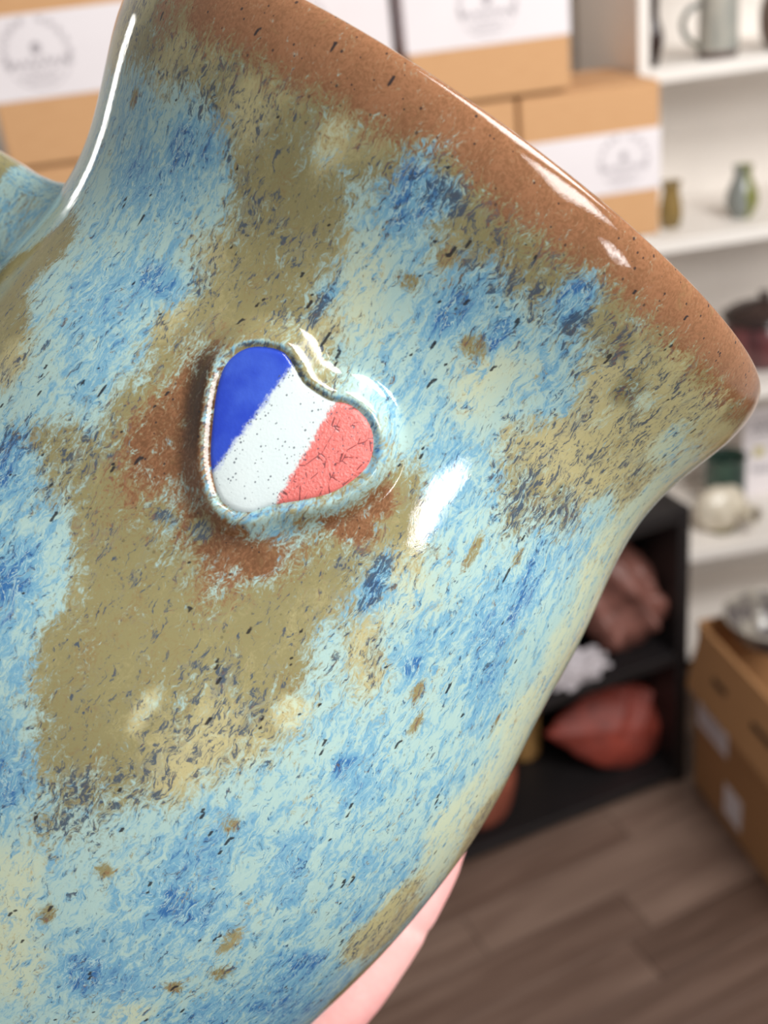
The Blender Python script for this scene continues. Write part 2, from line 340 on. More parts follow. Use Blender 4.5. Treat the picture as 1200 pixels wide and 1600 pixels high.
CELLS = """-4.57,3.82,K;-3.55,3.93,T;-2.9,4.07,R;-2.38,4.22,R;-1.92,4.37,R;-4.21,3.43,P;-3.32,3.59,K;-2.69,3.74,K;-2.17,3.89,G;-1.74,4.07,T;-1.36,4.24,R;-1.01,4.41,R;-0.68,4.58,R;-5.9,2.95,P;-3.92,3.06,B;-3.11,3.23,P;-2.51,3.42,G;-2.01,3.59,K;-1.57,3.76,K;-1.18,3.93,T;-0.82,4.11,T;-0.49,4.28,R;-0.18,4.47,R;0.14,4.65,R;-4.86,2.5,P;-3.63,2.7,B;-2.9,2.89,P;-2.32,3.08,U;-1.82,3.26,K;-1.4,3.45,O;-1.01,3.63,P;-0.66,3.8,K;-0.3,3.99,O;0.01,4.17,T;0.32,4.36,R;0.61,4.54,R;-4.23,2.12,P;-3.32,2.33,U;-2.67,2.55,U;-2.11,2.75,B;-1.65,2.94,O;-1.22,3.14,O;-0.82,3.32,O;-0.47,3.51,P;-0.14,3.69,U;0.2,3.88,G;0.51,4.07,G;0.82,4.27,T;1.11,4.47,R;-4.84,1.5,P;-3.71,1.75,P;-2.99,1.98,B;-2.4,2.19,B;-1.9,2.41,P;-1.45,2.61,G;-1.03,2.81,O;-0.66,3.01,O;-0.28,3.2,P;0.05,3.4,U;0.38,3.59,B;0.7,3.79,G;1.01,3.99,G;1.32,4.19,T;1.63,4.39,R;-5.77,0.79,B;-4.03,1.14,O;-3.26,1.39,P;-2.65,1.64,P;-2.13,1.85,P;-1.68,2.07,K;-1.24,2.29,O;-0.84,2.49,G;-0.45,2.69,O;-0.09,2.89,C;0.26,3.09,B;0.59,3.29,P;0.93,3.49,U;1.24,3.69,B;1.55,3.89,N;1.88,4.11,T;2.22,4.33,R;-4.28,0.51,O;-3.44,0.8,P;-2.84,1.05,U;-2.32,1.3,U;-1.84,1.51,B;-1.43,1.75,G;-1.01,1.95,O;-0.61,2.16,O;-0.24,2.38,P;0.11,2.58,C;0.47,2.78,P;0.8,2.98,B;1.15,3.18,U;1.47,3.4,P;1.8,3.6,U;2.13,3.82,G;2.49,4.05,T;2.84,4.28,R;-3.61,0.18,O;-2.99,0.46,P;-2.47,0.73,B;-2.01,0.96,B;-1.57,1.19,K;-1.15,1.41,O;-0.78,1.62,O;-0.38,1.84,G;-0.03,2.04,K;0.34,2.26,C;0.7,2.46,P;1.05,2.67,B;1.38,2.89,B;1.74,3.09,P;2.07,3.31,B;2.42,3.52,B;2.8,3.76,K;3.17,4,T;3.61,4.25,R;-3.11,-0.13,K;-2.59,0.14,P;-2.13,0.39,B;-1.7,0.63,B;-1.3,0.85,O;-0.91,1.08,D;-0.53,1.3,O;-0.18,1.5,O;0.2,1.71,G;0.55,1.93,P;0.93,2.13,B;1.28,2.35,P;1.65,2.57,C;2.01,2.78,C;2.38,3,B;2.76,3.23,K;3.15,3.46,K;3.59,3.71,K;4.07,3.97,T;4.67,4.28,R;-2.72,-0.43,P;-2.24,-0.17,P;-1.82,0.06,B;-1.43,0.31,O;-1.03,0.52,T;-0.66,0.74,D;-0.3,0.96,O;0.07,1.17,O;0.43,1.39,O;0.78,1.59,P;1.15,1.81,B;1.53,2.02,P;1.92,2.24,C;2.32,2.46,P;2.72,2.69,B;3.13,2.92,K;3.59,3.15,K;4.09,3.42,K;4.67,3.69,K;5.55,4.03,T;-2.34,-0.74,G;-1.92,-0.5,O;-1.53,-0.25,G;-1.15,-0.02,G;-0.78,0.2,T;-0.43,0.42,D;-0.07,0.63,O;0.28,0.85,O;0.66,1.05,O;1.01,1.27,P;1.4,1.47,P;1.78,1.68,B;2.2,1.9,P;2.61,2.12,K;3.07,2.35,K;3.57,2.58,K;4.11,2.83,K;4.76,3.11,C;5.67,3.42,C;-2.03,-1.05,U;-1.63,-0.81,G;-1.26,-0.57,O;-0.88,-0.34,O;-0.53,-0.13,T;-0.2,0.09,T;0.16,0.31,O;0.51,0.51,O;0.88,0.71,O;1.24,0.93,T;1.63,1.13,O;2.05,1.34,B;2.47,1.56,B;2.94,1.78,G;3.46,1.99,K;4.05,2.24,K;4.78,2.49,K;5.88,2.78,C;-1.74,-1.36,B;-1.36,-1.11,P;-1.01,-0.88,O;-0.66,-0.67,O;-0.3,-0.45,T;0.03,-0.23,T;0.38,-0.03,P;0.74,0.17,P;1.09,0.39,T;1.47,0.59,T;1.88,0.79,O;2.3,0.99,B;2.76,1.2,P;3.26,1.41,G;3.86,1.64,G;4.59,1.87,P;5.75,2.12,C;-1.47,-1.67,B;-1.11,-1.42,P;-0.76,-1.19,O;-0.43,-0.98,O;-0.07,-0.77,G;0.26,-0.56,T;0.59,-0.36,R;0.95,-0.16,T;1.32,0.05,O;1.7,0.23,G;2.11,0.43,K;2.55,0.63,P;3.05,0.83,P;3.61,1.03,B;4.3,1.25,B;5.28,1.47,C;-1.22,-1.98,U;-0.86,-1.73,P;-0.53,-1.52,O;-0.2,-1.3,O;0.14,-1.1,O;0.47,-0.9,T;0.82,-0.7,O;1.18,-0.5,O;1.53,-0.31,O;1.92,-0.11,U;2.34,0.08,C;2.82,0.26,P;3.34,0.46,B;3.96,0.65,U;4.78,0.83,P;6.65,0.99,C;-0.99,-2.29,B;-0.63,-2.06,O;-0.3,-1.84,O;0.01,-1.62,O;0.34,-1.42,O;0.68,-1.22,O;1.03,-1.02,O;1.38,-0.84,O;1.76,-0.65,P;2.15,-0.47,K;2.59,-0.28,B;3.07,-0.11,B;3.63,0.08,U;4.34,0.25,P;5.38,0.4,C;-0.76,-2.6,B;-0.43,-2.38,O;-0.09,-2.15,O;0.22,-1.95,O;0.55,-1.75,O;0.88,-1.56,G;1.24,-1.36,O;1.59,-1.19,O;1.97,-1.01,P;2.38,-0.84,K;2.84,-0.67,B;3.36,-0.5,P;3.96,-0.33,U;4.78,-0.19,P;6.54,-0.16,C;-0.55,-2.94,P;-0.22,-2.71,O;0.11,-2.49,O;0.43,-2.29,O;0.76,-2.09,G;1.09,-1.9,K;1.45,-1.72,G;1.8,-1.53,O;2.2,-1.36,B;2.61,-1.21,P;3.09,-1.04,P;3.63,-0.88,P;4.32,-0.76,B;5.32,-0.67,C;6.9,-0.68,C;-0.34,-3.28,U;-0.01,-3.05,O;0.3,-2.83,O;0.63,-2.63,O;0.97,-2.43,K;1.3,-2.24,K;1.65,-2.07,K;2.03,-1.9,P;2.42,-1.73,P;2.86,-1.58,B;3.36,-1.44,P;3.94,-1.3,P;4.71,-1.21,P;6.17,-1.24,C;-0.14,-3.63,U;0.2,-3.4,G;0.51,-3.19,G;0.84,-2.99,G;1.18,-2.78,K;1.51,-2.61,P;1.86,-2.43,P;2.26,-2.27,P;2.65,-2.12,P;3.11,-1.98,U;3.65,-1.86,P;4.3,-1.75,B;5.23,-1.72,C;6.86,-1.86,K;0.05,-4.01,P;0.38,-3.77,G;0.72,-3.56,G;1.05,-3.36,P;1.38,-3.16,P;1.74,-2.99,U;2.09,-2.82,B;2.49,-2.66,P;2.92,-2.52,B;3.4,-2.4,P;3.99,-2.31,P;4.73,-2.24,C;6.17,-2.38,K;0.26,-4.39,C;0.59,-4.16,P;0.93,-3.94,P;1.28,-3.74,P;1.61,-3.56,U;1.97,-3.39,B;2.34,-3.23,P;2.76,-3.09,U;3.22,-2.95,P;3.74,-2.86,B;4.4,-2.8,B;5.4,-2.85,C;0.47,-4.79,C;0.82,-4.56,P;1.15,-4.36,P;1.51,-4.16,B;1.86,-3.99,U;2.24,-3.82,U;2.63,-3.67,P;3.07,-3.54,B;3.57,-3.45,P;4.17,-3.39,B;5,-3.4,K;0.7,-5.21,C;1.05,-5,P;1.4,-4.79,B;1.76,-4.61,B;2.13,-4.44,B;2.53,-4.28,B;2.97,-4.16,P;3.44,-4.05,B;4.03,-4.01,P;4.84,-4.04,K;0.93,-5.66,C;1.3,-5.46,B;1.68,-5.26,U;2.05,-5.09,U;2.45,-4.93,P;2.88,-4.81,P;3.38,-4.72,B;3.94,-4.66,U;4.73,-4.72,B;6.38,-5.15,O;1.2,-6.14,P;1.57,-5.94,P;1.97,-5.75,P;2.36,-5.6,C;2.82,-5.47,B;3.3,-5.38,U;3.88,-5.35,B;4.67,-5.41,U;6.32,-5.91,P"""
KIND = dict(R=(1, 0, 0, 0, 0, 0), T=(.68, 0, .6, 0, .05, 0), D=(1.1, 1, 0, 0, 0, 0), O=(0, 0, 1, 0, 0, 0), K=(0, 0, .85, .05, .50, .85),  # D: dark brown glaze with the heart mound's shaded left side painted in
            G=(0, 0, .62, .1, .8, 0), P=(0, 0, .08, .14, .14, .1), C=(0, 0, .12, .04, .1, 1), B=(0, 0, 0, .52, .2, 0), U=(0, 0, 0, .95, .1, 0), N=(0, 0, .2, .6, 1, 0))
CH = ('brown', 'dark', 'olive', 'blue', 'navy', 'cream')
SPOTS = dict(
    navy=[(1.9, .18, .15, .34), (1.95, -.06, .12, .26), (.03, -.37, .12, .14), (-.2, 2.18, .07, .4), (2.24, 3.49, .17, .21), (.3, 3.71, .34, .17), (-.35, -.45, .14, .08)],
    deep=[(3.94, .4, .13, .94), (3.8, .97, .09, .43), (.07, 3.6, .34, .43), (2.05, 3.62, .26, .3), (1.61, 2.94, .15, .26), (2.86, -.54, .21, .15), (2.72, -1.86, .18, .21), (1.97, -4.04, .5, .26), (1.51, -5.24, .3, .34), (3.88, -4.33, .5, .21), (-2.32, -.99, .34, .43), (-1.4, -1.86, .26, .5), (-2.67, 2.83, .26, .38), (4.13, -5.12, .6, .21), (-.26, -3.79, .21, .21), (1.07, 2.84, .21, .34), (1.93, .12, .10, .24), (-2.1, 1.5, .4, .2)],
    tan=[(3.11, -.76, .07, .14), (3.34, -1.11, .08, .14), (2.74, -4.22, .09, .19), (2.94, -4.69, .15, .1), (3.53, 1.05, .06, .15), (2.86, .85, .07, .26), (.68, 3.28, .12, .12), (.22, 4.02, .26, .17), (1.05, -3.97, .1, .09), (.8, -4.76, .1, .14), (2.53, -5.03, .12, .1), (1.92, -2.89, .09, .1), (3.36, 3.21, .17, .17), (3.59, 3.2, .1, .07), (4.73, -.87, .05, .17), (1.49, 2.7, .17, .14), (-3.92, 3.06, .09, .14), (2.84, 3.49, .17, .14), (3.63, 1.9, .1, .1), (.49, 2.87, .12, .1), (-.26, 1.68, .17, .09)],
    brown=[(.11, -.34, .5, .3), (.51, -.34, .5, .21), (1.28, .48, .43, .21), (-.88, .69, .26, .68), (-.82, .26, .43, .85), (1.49, .82, .22, .22)],
    cream=[(1.84, -1.52, .21, .21), (3.42, 2.84, .17, .15), (3.74, 3.25, .17, .12), (-.93, 3.6, .17, .26), (.51, -2.23, .1, .26), (4.59, -3.28, .07, .34), (4.88, -2.24, .07, .77), (6.13, 3.06, .1, .34), (4.9, -.85, .1, .5)])
COMETS = [(-.57, 2.38), (-.8, 1.95), (-.32, 2.18), (1.78, -3.05), (1.57, -2.86), (2.01, -3.02), (2.59, -4.18), (3.71, -3.05), (3.07, -2.2), (2.34, -1.64), (3.24, -1.35), (1.32, 2.19), (1.09, 2.5), (1.7, 3.15), (1.63, 1.54), (1.53, -3.87), (1.57, -5.21), (-2.61, .09), (-2.03, .2), (-1.76, .29), (-.99, -1.35), (-1.15, -.31), (-.93, -.09), (-1.63, -.85), (-1.4, -1.07), (.88, -1.41), (.99, -.96), (1.13, -1.96), (1.59, -1.7), (.66, 3.29), (.7, 3.37), (.78, 3.51), (1.43, 3.74), (.97, -3.45), (.49, -4.89), (.78, -4.64), (.99, -1.55), (2.55, -5.01), (3.61, -3.11), (3.61, 1.98), (2.84, 3.4), (-2.8, 2.01), (-3.26, 2.06), (-1.36, 2.41), (.36, -1.1), (3.51, -.56), (4.3, -1.84), (-3.8, 3.96), (3.49, .88), (4.3, -3.97), (1.13, 3.04), (.24, 1.9), (.03, 2.01), (-.68, 4.4), (-2.22, 4.2), (-1.38, 4.41), (-.88, 1.64), (-1.36, 2.19)]

def glaze_fields(u, v, hd):
    """glaze thickness fields at points of the wall: weights of each colour of the glaze"""
    pts = [c.split(',') for c in CELLS.split(';')]
    P = np.array([(float(a), float(b)) for a, b, _ in pts]); W = np.array([KIND[k] for _, _, k in pts])
    out = np.zeros((len(u), 6))
    for i in range(0, len(u), 20000):
        q = slice(i, i + 20000)
        g_ = np.exp(-((u[q, None] - P[:, 0]) / .30) ** 2 - ((v[q, None] - P[:, 1]) / .32) ** 2)
        e = 2e-3
        rim_ = (v[q] > 3.7)[:, None]
        prior = np.where(rim_, np.array(KIND['R'], float), np.array((0, 0, .35, .4, .1, .1)))
        out[q] = (g_ @ W + e * prior) / (g_.sum(1, keepdims=True) + e)
    F = {k: out[:, i].copy() for i, k in enumerate(CH)}
    F['brown'] = np.maximum(F['brown'], np.clip((.92 - (4.45 - v)) / .62, 0, 1) * (v < 4.9) * np.where(np.abs(u + 4.5) < 1.6, np.clip((u + 3.9) / 1.0, 0, 1), 1)); F['olive'] = np.maximum(F['olive'], .9 * np.clip((1.45 - (4.45 - v)) / .6, 0, 1)); F['navy'] = np.maximum(F['navy'], .62 * np.exp(-((4.45 - v - 1.15) / .3) ** 2) * np.exp(-((u - 1.6) / 1.6) ** 2))
    F['blue'] *= np.clip((4.45 - v - .4) / .5, 0, 1)
    F['olive'] = np.maximum(F['olive'], .85 * np.clip(F['brown'], 0, 1)); F['dark'] = np.maximum(F['dark'], .38 * F['brown'] * (v < 3))
    def bl(s): return np.clip(1.35 * np.exp(-((u - s[0]) / s[2]) ** 2 - ((v - s[1]) / s[3]) ** 2), 0, 1)
    for s in SPOTS['brown']: b = bl(s); F['brown'] = np.maximum(F['brown'], b * .85); F['olive'] = np.maximum(F['olive'], b * .8); F['dark'] = np.maximum(F['dark'], .35 * b)
    for s in SPOTS['deep']:
        b = bl(s); F['blue'] = np.maximum(F['blue'], b * 1.15); F['olive'] *= 1 - .8 * b; F['brown'] *= 1 - b
    for s in SPOTS['navy']:
        b = bl(s); F['navy'] = np.maximum(F['navy'], 1.0 * b); F['blue'] = np.maximum(F['blue'], b); F['brown'] *= 1 - b
    for s in SPOTS['tan']:
        b = bl(s); F['olive'] = np.maximum(F['olive'], b * .75); F['brown'] = np.maximum(F['brown'], b * .26); F['cream'] *= 1 - b
    for s in SPOTS['cream']:
        b = bl(s); F['cream'] = np.maximum(F['cream'], .9 * b); F['blue'] *= 1 - .5 * b; F['olive'] *= 1 - .45 * b; F['navy'] *= 1 - b
    # glaze pooled round the heart: pale band, then thin brown glaze
    sp = np.zeros(len(u)); rng = np.random.default_rng(11)
    com = [(a, b, .09 + .09 * rng.random(), .015 + .011 * rng.random()) for a, b in COMETS]
    for k in range(150):
        com.append((rng.uniform(-4.5, 6), rng.uniform(-6, 4.3), .02 + .10 * rng.random() ** 2, .009 + .010 * rng.random()))
    for a, b, ln, wd in com:
        m = (np.abs(u - a) < .3) & (np.abs(v - b) < .4)
        dv = b - v[m]; du = u[m] - a - .9 * math.sin(a * 9) * dv * (.5 - dv)                       # tail runs down the wall
        tpos = np.clip(dv / ln, 0, 1); rad = wd * (1 - .8 * tpos)
        dist = np.hypot(du, dv - tpos * ln)
        sp[m] = np.maximum(sp[m], np.clip(1.5 - dist / rad, 0, 1))
    F['speck'] = sp
    a_ = np.arctan2(v - HS, u - (HPH + math.pi / 2) * 5)
    side_ = np.clip(np.cos(a_ + .35), 0, 1)
    pool = np.exp(-((hd - .03 - .04 * side_) / (.020 + .085 * side_)) ** 2) * (hd > -.3)
    for k in ('brown', 'dark'): F[k] *= 1 - pool
    F['olive'] = F['olive'] * (1 - pool) + .35 * pool
    F['navy'] = F['navy'] * (1 - pool)
    line = np.exp(-((hd - .012) / .024) ** 2)
    F['blue'] = F['blue'] * (1 - pool) + .12 * pool + .7 * line
    F['navy'] = F['navy'] + .8 * line * np.clip(np.cos(a_ - 2.6) + .6, 0, 1)
    F['speck'] *= hd > .05
    return F

# glaze material
t = NT('running_glaze')
fv = t.attr('flow', True)
def fs_(sx, sy):
    m = t.n('Mapping'); t.l(fv, m.inputs[0]); m.inputs['Scale'].default_value = (sx, sy, 1); return m.outputs[0]
wv = t.n('TexNoise'); t.l(fs_(1, .8), wv.inputs['Vector']); wv.inputs['Scale'].default_value = 4.2; wv.inputs['Detail'].default_value = 3
wc = t.n('VectorMath', operation='SUBTRACT'); t.l(wv.outputs['Color'], wc.inputs[0]); wc.inputs[1].default_value = (.5, .5, .5)
ws = t.n('VectorMath', operation='SCALE'); t.l(wc.outputs[0], ws.inputs[0]); ws.inputs['Scale'].default_value = .24
wa = t.n('VectorMath', operation='ADD'); t.l(fv, wa.inputs[0]); t.l(ws.outputs[0], wa.inputs[1])
def wf(sx, sy):
    m = t.n('Mapping'); t.l(wa.outputs[0], m.inputs[0]); m.inputs['Scale'].default_value = (sx, sy, 1); return m.outputs[0]
nA = t.noise(wf(1, .5), 2.0, 9, .66, .3)
nB = t.noise(wf(1, .34), 7.5, 8, .66, .9)
nC = t.noise(wf(1, .30), 19.0, 5, .62, 1.0)
nD = t.noise(wf(1, .36), 15, 6, .66, .8)
nE = t.noise(wf(1, .7), 34.0, 4, .6, .2)
nW = t.noise(wf(1, .30), 6.5, 5, .55, 2.2)
A_ = {k: t.attr(k) for k in CH + ('speck',)}
mth = t.math
def cen(x, k): return mth('MULTIPLY', mth('SUBTRACT', x, .5), k)
def addm(*xs):
    o = xs[0]
    for x in xs[1:]: o = mth('ADD', o, x)
    return o
pale = t.mix(t.ss(addm(A_['cream'], cen(nA, 1.6), cen(nC, .6)), .1, 1.0), (0.4125, 0.5841, 0.5520, 1), (0.5647, 0.6308, 0.4564, 1))
x = addm(cen(nB, 2.6), cen(nC, 1.9), cen(nA, .8), mth('MULTIPLY', A_['blue'], .85))
c = t.mix(t.ss(x, .02, .62), pale, (0.1812, 0.4020, 0.5520, 1))
c = t.mix(t.ss(x, .60, 1.35), c, (0.0319, 0.1441, 0.3712, 1))
wis = mth('SUBTRACT', 1.0, t.ss(mth('ABSOLUTE', mth('SUBTRACT', nW, .5)), .0, .035))
c = t.mix(mth('MULTIPLY', wis, mth('MULTIPLY', A_['blue'], .55, clamp=True)), c, (0.5776, 0.7605, 0.7011, 1))
okh = t.mix(t.ss(addm(A_['cream'], cen(nA, 2.0), cen(nE, 1.0)), .0, .95), (0.2747, 0.2423, 0.1119, 1), (0.5149, 0.4564, 0.2346, 1))
okh = t.mix(mth('MULTIPLY', t.ss(addm(cen(nA, -2.2), cen(nE, 1.6)), .05, .55), .5), okh, (0.2542, 0.1559, 0.0648, 1))
nF = t.noise(wf(1.1, .7), 3.4, 8, .7, .4)
okh = t.mix(mth('MULTIPLY', t.ss(addm(cen(nF, 3.0), cen(nE, 1.2), mth('MULTIPLY', A_['navy'], .4)), .12, .9), .6), okh, (0.2159, 0.2384, 0.2159, 1))
ol = addm(A_['olive'], cen(nA, 1.1), cen(nD, 1.9), cen(nE, 1.0))
c = t.mix(t.ss(ol, .16, .78), c, okh)
nv = addm(cen(nD, 2.3), cen(nC, 3.0), mth('MULTIPLY', A_['navy'], .58), mth('MULTIPLY', A_['olive'], .20), mth('MULTIPLY', A_['blue'], .10), cen(nF, 1.0))
c = t.mix(mth('MULTIPLY', t.ss(nv, .44, .92), .85), c, (0.0369, 0.0685, 0.1221, 1))
bcol = t.mix(t.ss(addm(nE, cen(nA, .8)), .35, .68), (0.3325, 0.1500, 0.0723, 1), (0.2384, 0.1070, 0.0482, 1))
bcol = t.mix(mth('MULTIPLY', t.ss(addm(cen(nF, 2.4), cen(nD, 1.2)), .15, .7), .5), bcol, (0.3050, 0.2086, 0.0931, 1))
bcol = t.mix(t.ss(addm(A_['dark'], cen(nE, .5)), .05, .85), bcol, (0.0685, 0.0319, 0.0130, 1))
br = addm(A_['brown'], cen(nA, .7), cen(nD, 1.6), cen(nE, 1.3), cen(nF, .8))
c = t.mix(t.ss(br, .22, .86), c, bcol)
pits = t.n('TexVoronoi', feature='F1'); t.l(fs_(1, .9), pits.inputs['Vector']); pits.inputs['Scale'].default_value = 15
sel = t.n('SeparateColor'); t.l(pits.outputs['Color'], sel.inputs[0])
pm = mth('MULTIPLY', mth('LESS_THAN', pits.outputs['Distance'], mth('MULTIPLY', sel.outputs[1], .26)), mth('GREATER_THAN', sel.outputs[0], mth('SUBTRACT', .76, mth('MULTIPLY', A_['brown'], .26, clamp=True))))
pm = mth('MULTIPLY', pm, mth('ADD', .35, mth('MULTIPLY', A_['brown'], .65)), clamp=True)
c = t.mix(mth('MULTIPLY', pm, .8), c, (0.0160, 0.0160, 0.0212, 1))
c = t.mix(mth('MULTIPLY', t.ss(addm(A_['speck'], cen(nC, .5)), .25, .7), .92), c, (0.0160, 0.0160, 0.0212, 1))
t.base(c); t.rough(.045); t.p.inputs['IOR'].default_value = 1.52
hgt = addm(mth('MULTIPLY', nB, .8), mth('MULTIPLY', nE, mth('ADD', .35, mth('MULTIPLY', A_['brown'], 2.2))), mth('MULTIPLY', pm, -.8), mth('MULTIPLY', A_['speck'], -.6))
t.bump(hgt, .03, .0005)
M_glaze = t.m

# body mesh
un = np.arange(-8.3, 8.3, .03) / 5 - math.pi / 2
ub = np.linspace(un[-1], un[0] + 2 * math.pi, 64)[1:-1]
PHI = np.concatenate([un, ub]); NP_ = len(PHI)
top = TOP(PHI)
tt = np.concatenate([np.linspace(0, .92, 385), np.linspace(.92, 1, 60)[1:]])
LIP, WALL = .85, .50
rows = []
def lip_inset(e): return np.where(e < LIP, .215 * (1 - np.sqrt(np.clip(1 - (1 - e / LIP) ** 2, 0, 1))), 0)
so = BASE + (top[None] - BASE) * tt[:, None]
ro = prof(so) - lip_inset(top[None] - so)
ro -= .22 * np.clip(1 - (so - BASE) / .35, 0, 1) ** 2                      # rounded foot
a_h = (PHI[None] - HPH) * HR + 0 * so; b_h = so - HS
near = (np.abs(a_h) < 2.2) & (np.abs(b_h) < 2.2)
hd = np.full(so.shape, 9.0); hd[near] = heart_sd(a_h[near], b_h[near])
ro = ro + np.where(near, heart_h(hd), 0)
wob = .012 * np.sin(so * 2.1 + 1.3 * np.sin(PHI * 2)[None]) + .010 * np.sin(PHI * 3 + so * .7)
ro = ro + wob * np.clip((top[None] - so) / 1.0, 0, 1)
to = np.concatenate([np.linspace(1, .92, 20)[1:], np.linspace(.92, .035, 40)[1:]])
si = BASE + (top[None] - BASE) * to[:, None]
ri = prof(si) - WALL + lip_inset(top[None] - si)
sf = np.full((4, NP_), BASE + .5); rf = np.array([3.4, 2.2, 1.0, .02])[:, None] + 0 * PHI
sb_ = np.full((4, NP_), BASE); sb_[1:] += .12; rb = np.array([.02, 1.8, 3.2, 3.55])[:, None] + 0 * PHI
AS = np.concatenate([sb_[[1, 2, 3]], so, si, sf]); AR = np.concatenate([rb[[0, 1, 2]], ro, ri, sf * 0 + rf])
NR = len(AS)
V = np.stack([AR * np.cos(PHI), AR * np.sin(PHI), AS], -1).reshape(-1, 3)
ii, jj = np.meshgrid(np.arange(NR - 1), np.arange(NP_), indexing='ij'); j2 = (jj + 1) % NP_
FQ = np.stack([ii * NP_ + jj, ii * NP_ + j2, (ii + 1) * NP_ + j2, (ii + 1) * NP_ + jj], -1).reshape(-1, 4)
def np_mesh(name, V, F):
    me = bpy.data.meshes.new(name); me.vertices.add(len(V)); me.vertices.foreach_set('co', V.astype(np.float32).ravel())
    me.loops.add(F.size); me.loops.foreach_set('vertex_index', F.astype(np.int32).ravel())
    me.polygons.add(len(F)); me.polygons.foreach_set('loop_start', np.arange(0, F.size, F.shape[1], dtype=np.int32))
    me.update(calc_edges=True); me.validate(); return me
def set_attr(me, name, arr, vec=False):
    at_ = me.attributes.new(name, 'FLOAT_VECTOR' if vec else 'FLOAT', 'POINT')
    at_.data.foreach_set('vector' if vec else 'value', np.asarray(arr, np.float32).ravel())
mug = empty('glazed_mug'); mug.matrix_world = MUG
tag(mug, 'large blue and olive glazed mug with brown rim and tricolour heart, held in a hand', 'mug')
me = np_mesh('mug_body', V, FQ)
UU = (np.broadcast_to(PHI, AS.shape) + math.pi / 2) * 5; UU = np.where(UU > 8.5, UU, UU)
hda = np.full(AS.shape, 9.0); hda[3:3 + len(so)] = hd
F_ = glaze_fields(UU.ravel(), AS.ravel(), hda.ravel())
for k in CH + ('speck',): set_attr(me, k, F_[k])
set_attr(me, 'flow', np.stack([UU.ravel(), AS.ravel(), 0 * AS.ravel() + (np.arange(NR)[:, None] > 2 + len(so)).astype(float).repeat(NP_, 1).ravel() * 3], -1), True)
body = link('mug_body', me, M_glaze, mug)

# handle: strap swept on the left side
path = catmull([(-4.35, .15, 1.0), (-5.1, .15, 1.05), (-6.2, .15, .95), (-7.5, .15, .1), (-8.2, .15, -1.8), (-7.8, .15, -4.0), (-6.7, .15, -5.4), (-5.4, .15, -6.0), (-4.75, .15, -6.1)], 10)
vs, fs = [], []; NS = 40
for i, p_ in enumerate(path):
    q = i / (len(path) - 1); tn = (path[min(i + 1, len(path) - 1)] - path[max(i - 1, 0)]).normalized()
    nr = Vector((-tn.z, 0, tn.x)); nr = nr if True else nr
    end = math.exp(-(q / .07) ** 2) + math.exp(-((1 - q) / .07) ** 2)
    th_ = .66 + .42 * end; wd_ = 1.1 + .35 * end
    for k in range(NS):
        a = 2 * math.pi * k / NS; ca_, sa_ = math.cos(a), math.sin(a); ex_ = .4
        o_ = nr * (th_ * math.copysign(abs(ca_) ** ex_, ca_)) + Vector((0, wd_ * math.copysign(abs(sa_) ** ex_, sa_), 0))
        vs.append(tuple(p_ + o_))
for i in range(len(path) - 1):
    for k in range(NS):
        k2 = (k + 1) % NS; fs.append((i * NS + k, i * NS + k2, (i + 1) * NS + k2, (i + 1) * NS + k))
Vh = np.array(vs); meh = np_mesh('handle', Vh, np.array(fs))
dist_ = np.arange(len(path)).repeat(NS) * .25
set_attr(meh, 'flow', np.stack([np.tile(np.abs(np.arange(NS) - NS / 2) * .17, len(path)) - 9, dist_, 0 * dist_], -1), True)
set_attr(meh, 'blue', .35 + 0 * dist_); set_attr(meh, 'olive', np.where((dist_ > 3.0) & (dist_ < 6), .9, .2))
hnd = link('handle', meh, M_glaze, mug)

# heart inlay: three glaze stripes
t = NT('heart_glaze'); fv = t.attr('flow', True); sx = t.n('SeparateXYZ'); t.l(fv, sx.inputs[0])
m_ = t.n('Mapping'); t.l(fv, m_.inputs[0]); m_.inputs['Scale'].default_value = (1, .8, 1); hv = m_.outputs[0]
n1 = t.noise(hv, 9, 6, .6, .3); n2 = t.noise(hv, 38, 3, .6); n3 = t.noise(hv, 2.2, 3)
a = t.math('ADD', sx.outputs[0], t.math('MULTIPLY', t.math('SUBTRACT', n1, .5), .10))
a = t.math('ADD', a, t.math('MULTIPLY', t.math('SUBTRACT', n2, .5), .10))
e1 = t.math('ADD', -.332, t.math('MULTIPLY', sx.outputs[1], .052))
e2 = t.math('ADD', .247, t.math('MULTIPLY', sx.outputs[1], -.032))
fb = t.ss(t.math('SUBTRACT', a, e1), -.035, .035); fr_ = t.ss(t.math('SUBTRACT', a, e2), -.02, .03)
blue = t.mix(t.ss(n3, .35, .7), lin(38, 66, 184), lin(60, 92, 200)); red_ = t.mix(n1, lin(228, 124, 116), lin(216, 104, 100)); wht = t.mix(n3, lin(218, 227, 226), lin(204, 218, 220))
c = t.mix(fb, blue, wht); c = t.mix(fr_, c, red_)
vo = t.n('TexVoronoi', feature='F1'); t.l(hv, vo.inputs['Vector']); vo.inputs['Scale'].default_value = 31
se = t.n('SeparateColor'); t.l(vo.outputs['Color'], se.inputs[0])
near1 = t.math('SUBTRACT', 1.0, t.ss(t.math('ABSOLUTE', t.math('SUBTRACT', sx.outputs[0], e1)), .0, .17)); near2 = t.math('SUBTRACT', 1.0, t.ss(t.math('ABSOLUTE', t.math('SUBTRACT', sx.outputs[0], e2)), .0, .14))
den = t.math('ADD', .30, t.math('MULTIPLY', t.math('MAXIMUM', near1, near2), .65))
den = t.math('MULTIPLY', den, t.ss(t.math('SUBTRACT', a, e1), -.06, .0))
dot = t.math('MULTIPLY', t.math('LESS_THAN', se.outputs[0], den), t.math('LESS_THAN', vo.outputs['Distance'], t.math('ADD', .10, t.math('MULTIPLY', se.outputs[1], .22))))
